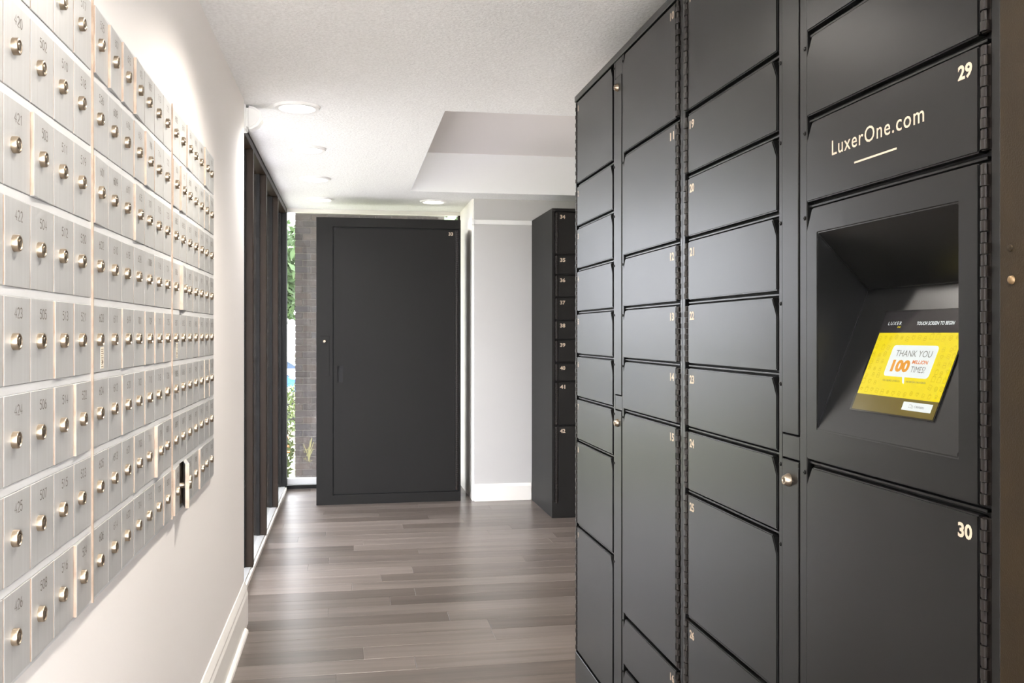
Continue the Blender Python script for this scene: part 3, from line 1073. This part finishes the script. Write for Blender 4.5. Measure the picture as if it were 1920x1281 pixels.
# --- tall locker 33 in front of the corner window
Cc = thing('oversize_locker', 'tall charcoal locker with one big door, in front of the corner window', 'locker', (-0.250, 7.215, 0), R(0.6))
W3 = 1.100
b = MB()
b.box(0.001, W3 - 0.001, 0.019, 0.50, 0.02, LK_H)
b.box(0.115, 1.095, 0.0165, 0.0192, 0.07, 2.12, 1)
b.build('carcass', ['matt_locker_paint', 'recess_shade'], Cc)
b = MB()
dx0, dx1, dz0, dz1 = 0.130, 1.082, 0.082, 2.105
b.box(0, dx0 - 0.009, 0, 0.019, 0.0, LK_H).box(dx1 + 0.006, W3, 0, 0.019, 0.0, LK_H)
b.box(dx0 - 0.009, dx1 + 0.006, 0, 0.019, dz1 + 0.010, LK_H).box(dx0 - 0.009, dx1 + 0.006, 0, 0.019, 0.0, dz0 - 0.008)
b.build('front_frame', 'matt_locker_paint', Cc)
d = MB()
hx0, hx1, hz0, hz1 = 0.150, 0.198, 0.925, 1.061
# door plate around the pull recess
d.prism([(dx0, dz0), (hx0, dz0), (hx0, dz1), (dx0 + 0.022, dz1), (dx0, dz1 - 0.04)], kx, 0.0, 0.016)
d.box(hx1, dx1 - 0.026, 0.0, 0.016, dz0, dz1).box(hx0, hx1, 0.0, 0.016, dz0, hz0).box(hx0, hx1, 0.0, 0.016, hz1, dz1)
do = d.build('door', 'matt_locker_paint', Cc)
h = MB()
h.box(hx0, hx1, 0.012, 0.0155, hz0, hz1)
h.box(hx0, hx0 + 0.006, -0.002, 0.0155, hz0, hz1, 1).box(hx0 + 0.006, hx1, -0.002, 0.004, hz0, hz0 + 0.006, 1).box(hx0 + 0.006, hx1, -0.002, 0.004, hz1 - 0.006, hz1, 1)
h.build('pull_handle', ['recess_shade', 'matt_locker_paint'], do)
n = MB()
add_text(n, '33', (1.005, 1.040, 2.062, 2.088), front(0.0005), bold=0.03)
n.build('door_number', 'locker_print', do)
add_hinge(do, dx1 - 0.024, dx1 + 0.002, dz0 + 0.004, dz1 - 0.004)
p = MB()
p.box(0.028, 0.096, -0.002, 0.0, 0.978, 1.281)
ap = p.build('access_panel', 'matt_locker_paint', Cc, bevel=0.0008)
gv = MB()
lock_mesh_front(ap, 0.060, 1.243, -0.002, 0.013)

# --- lockers 34 to 42 against the grey wall
D = thing('parcel_locker_unit', 'charcoal steel parcel locker unit with doors numbered 34 to 42, against grey wall', 'lockers', (1.403, 6.430, 0), 0, 'charcoal parcel locker units')
bounds = [1.858, 1.715, 1.557, 1.395, 1.258, 1.095, 0.962, 0.651, 0.095]
c5 = door_rows([(34 + i, 1) for i in range(9)], TOPZ, bounds)
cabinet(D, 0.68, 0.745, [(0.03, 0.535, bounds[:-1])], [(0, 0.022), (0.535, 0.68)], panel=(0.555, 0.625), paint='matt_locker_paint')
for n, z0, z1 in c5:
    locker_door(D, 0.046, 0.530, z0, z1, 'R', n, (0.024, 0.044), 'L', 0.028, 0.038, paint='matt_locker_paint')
strip_panel(D, 0.555, 0.625, 1.109, 2.106, 2.073)
strip_panel(D, 0.555, 0.625, 0.15, 1.058, 1.020)

# --- brown metal panel beside the lockers
Pn = thing('metal_side_panel', 'brown textured metal panel with a round rivet beside the touch screen lockers', 'panel', (0.0, 0.0, 0))
b = MB()
b.box(0.798, 0.90, 0.45, 1.043, 0.0, CEIL - 0.004)
b.build('sheet', 'brown_panel', Pn, bevel=0.002)
s = MB()
s.lathe([(0.0058, 0), (0.0055, 0.0018), (0.0040, 0.0034), (0.0015, 0.0042)], lambda a, b_, h_: (0.798 - h_, 1.0205 + a, 1.366 + b_), 16)
s.build('rivet', 'rivet_bronze', Pn, smooth=True)
s = MB()
s.lathe([(0.0045, 0), (0.0040, 0.0016), (0.0015, 0.0022)], lambda a, b_, h_: (0.798 - h_, 1.023 + a, 1.405 + b_), 14)
s.build('screw', 'brown_panel', Pn, smooth=True)

# ------------------------------------------------------------------ motion sensor at the wall end
S_ = thing('motion_sensor', 'white rounded sensor housing at the end of the mailbox wall under the ceiling', 'sensor', (-0.466, 4.40, 2.235))
b = MB()
b.box(-0.052, -0.002, 0.0, 0.10, 0.0, 0.115)
b.build('back_plate', 'white_plastic', S_, bevel=0.004)
b = MB()
hp = [(-0.002, 0.002), (0.022, 0.004), (0.050, 0.020), (0.068, 0.045), (0.072, 0.065), (0.060, 0.088), (0.035, 0.106), (-0.002, 0.113)]
b.prism(hp, kx, 0.006, 0.094)
b.build('housing', 'white_plastic', S_, bevel=0.012, seg=3, smooth=True)

# ------------------------------------------------------------------ recessed ceiling downlights
def downlight(x, y, label, power, col, cone=150, blend=0.8, group='round ceiling downlights'):
    t = thing('ceiling_downlight', label, 'light', (x, y, CEIL - 0.012), 0, group)
    ring = MB()
    n = 36
    prof = [(0.080, 0.010), (0.083, 0.0), (0.100, 0.001), (0.106, 0.012)]
    i = 0
    for r_, h_ in prof:
        for k_ in range(n):
            a = 2 * math.pi * k_ / n
            ring.v.append((r_ * math.cos(a), r_ * math.sin(a), h_))
    for s_ in range(3):
        for k_ in range(n):
            j = (k_ + 1) % n
            ring.f.append((s_ * n + k_, s_ * n + j, (s_ + 1) * n + j, (s_ + 1) * n + k_))
            ring.m.append(0)
    ring.build('trim_ring', 'white_plastic', t, smooth=True)
    ln = MB()
    ln.lathe([(0.081, 0.0085), (0.060, 0.0062), (0.02, 0.005)], lambda a, b_, c_: (a, b_, c_), n)
    ln.build('lens', 'lamp_lens', t, smooth=True)
    ld = bpy.data.lights.new('downlight_lamp', 'SPOT')
    ld.energy = power
    ld.color = col
    ld.spot_size = R(cone)
    ld.spot_blend = blend
    ld.shadow_soft_size = 0.06
    lo = bpy.data.objects.new('lamp', ld)
    COL.objects.link(lo)
    lo.parent = t
    lo.location = (0, 0, -0.02)
    return t
NEUT = (1.0, 1.0, 1.0)
WARM = (1.0, 0.94, 0.86)
downlight(-0.240, 4.42, 'round white ceiling downlight nearest the white sensor housing', 18, NEUT)
downlight(-0.238, 5.41, 'round white ceiling downlight second from the sensor housing', 18, NEUT)
downlight(-0.230, 6.44, 'round white ceiling downlight third from the sensor housing', 18, NEUT)
downlight(-0.225, 7.41, 'round white ceiling downlight in the window corner', 18, NEUT)
downlight(0.650, 7.39, 'round white ceiling downlight above the tall single door locker', 18, NEUT)
downlight(0.10, 2.72, 'round ceiling downlight above the mailbox banks, towards the sensor', 58, WARM)
downlight(0.12, 1.45, 'added unseen ceiling downlight above the mailbox banks, across from the touch screen', 24, WARM)  # out-of-frame lamp added to brighten the mailbox wall
downlight(0.12, 0.20, 'added unseen ceiling downlight over the near end of the mail room', 26, WARM)  # out-of-frame lamp added to brighten the near end
downlight(1.9, 4.0, 'added unseen ceiling downlight in the side bay behind the lockers', 18, NEUT)  # out-of-frame lamp added for more brightness
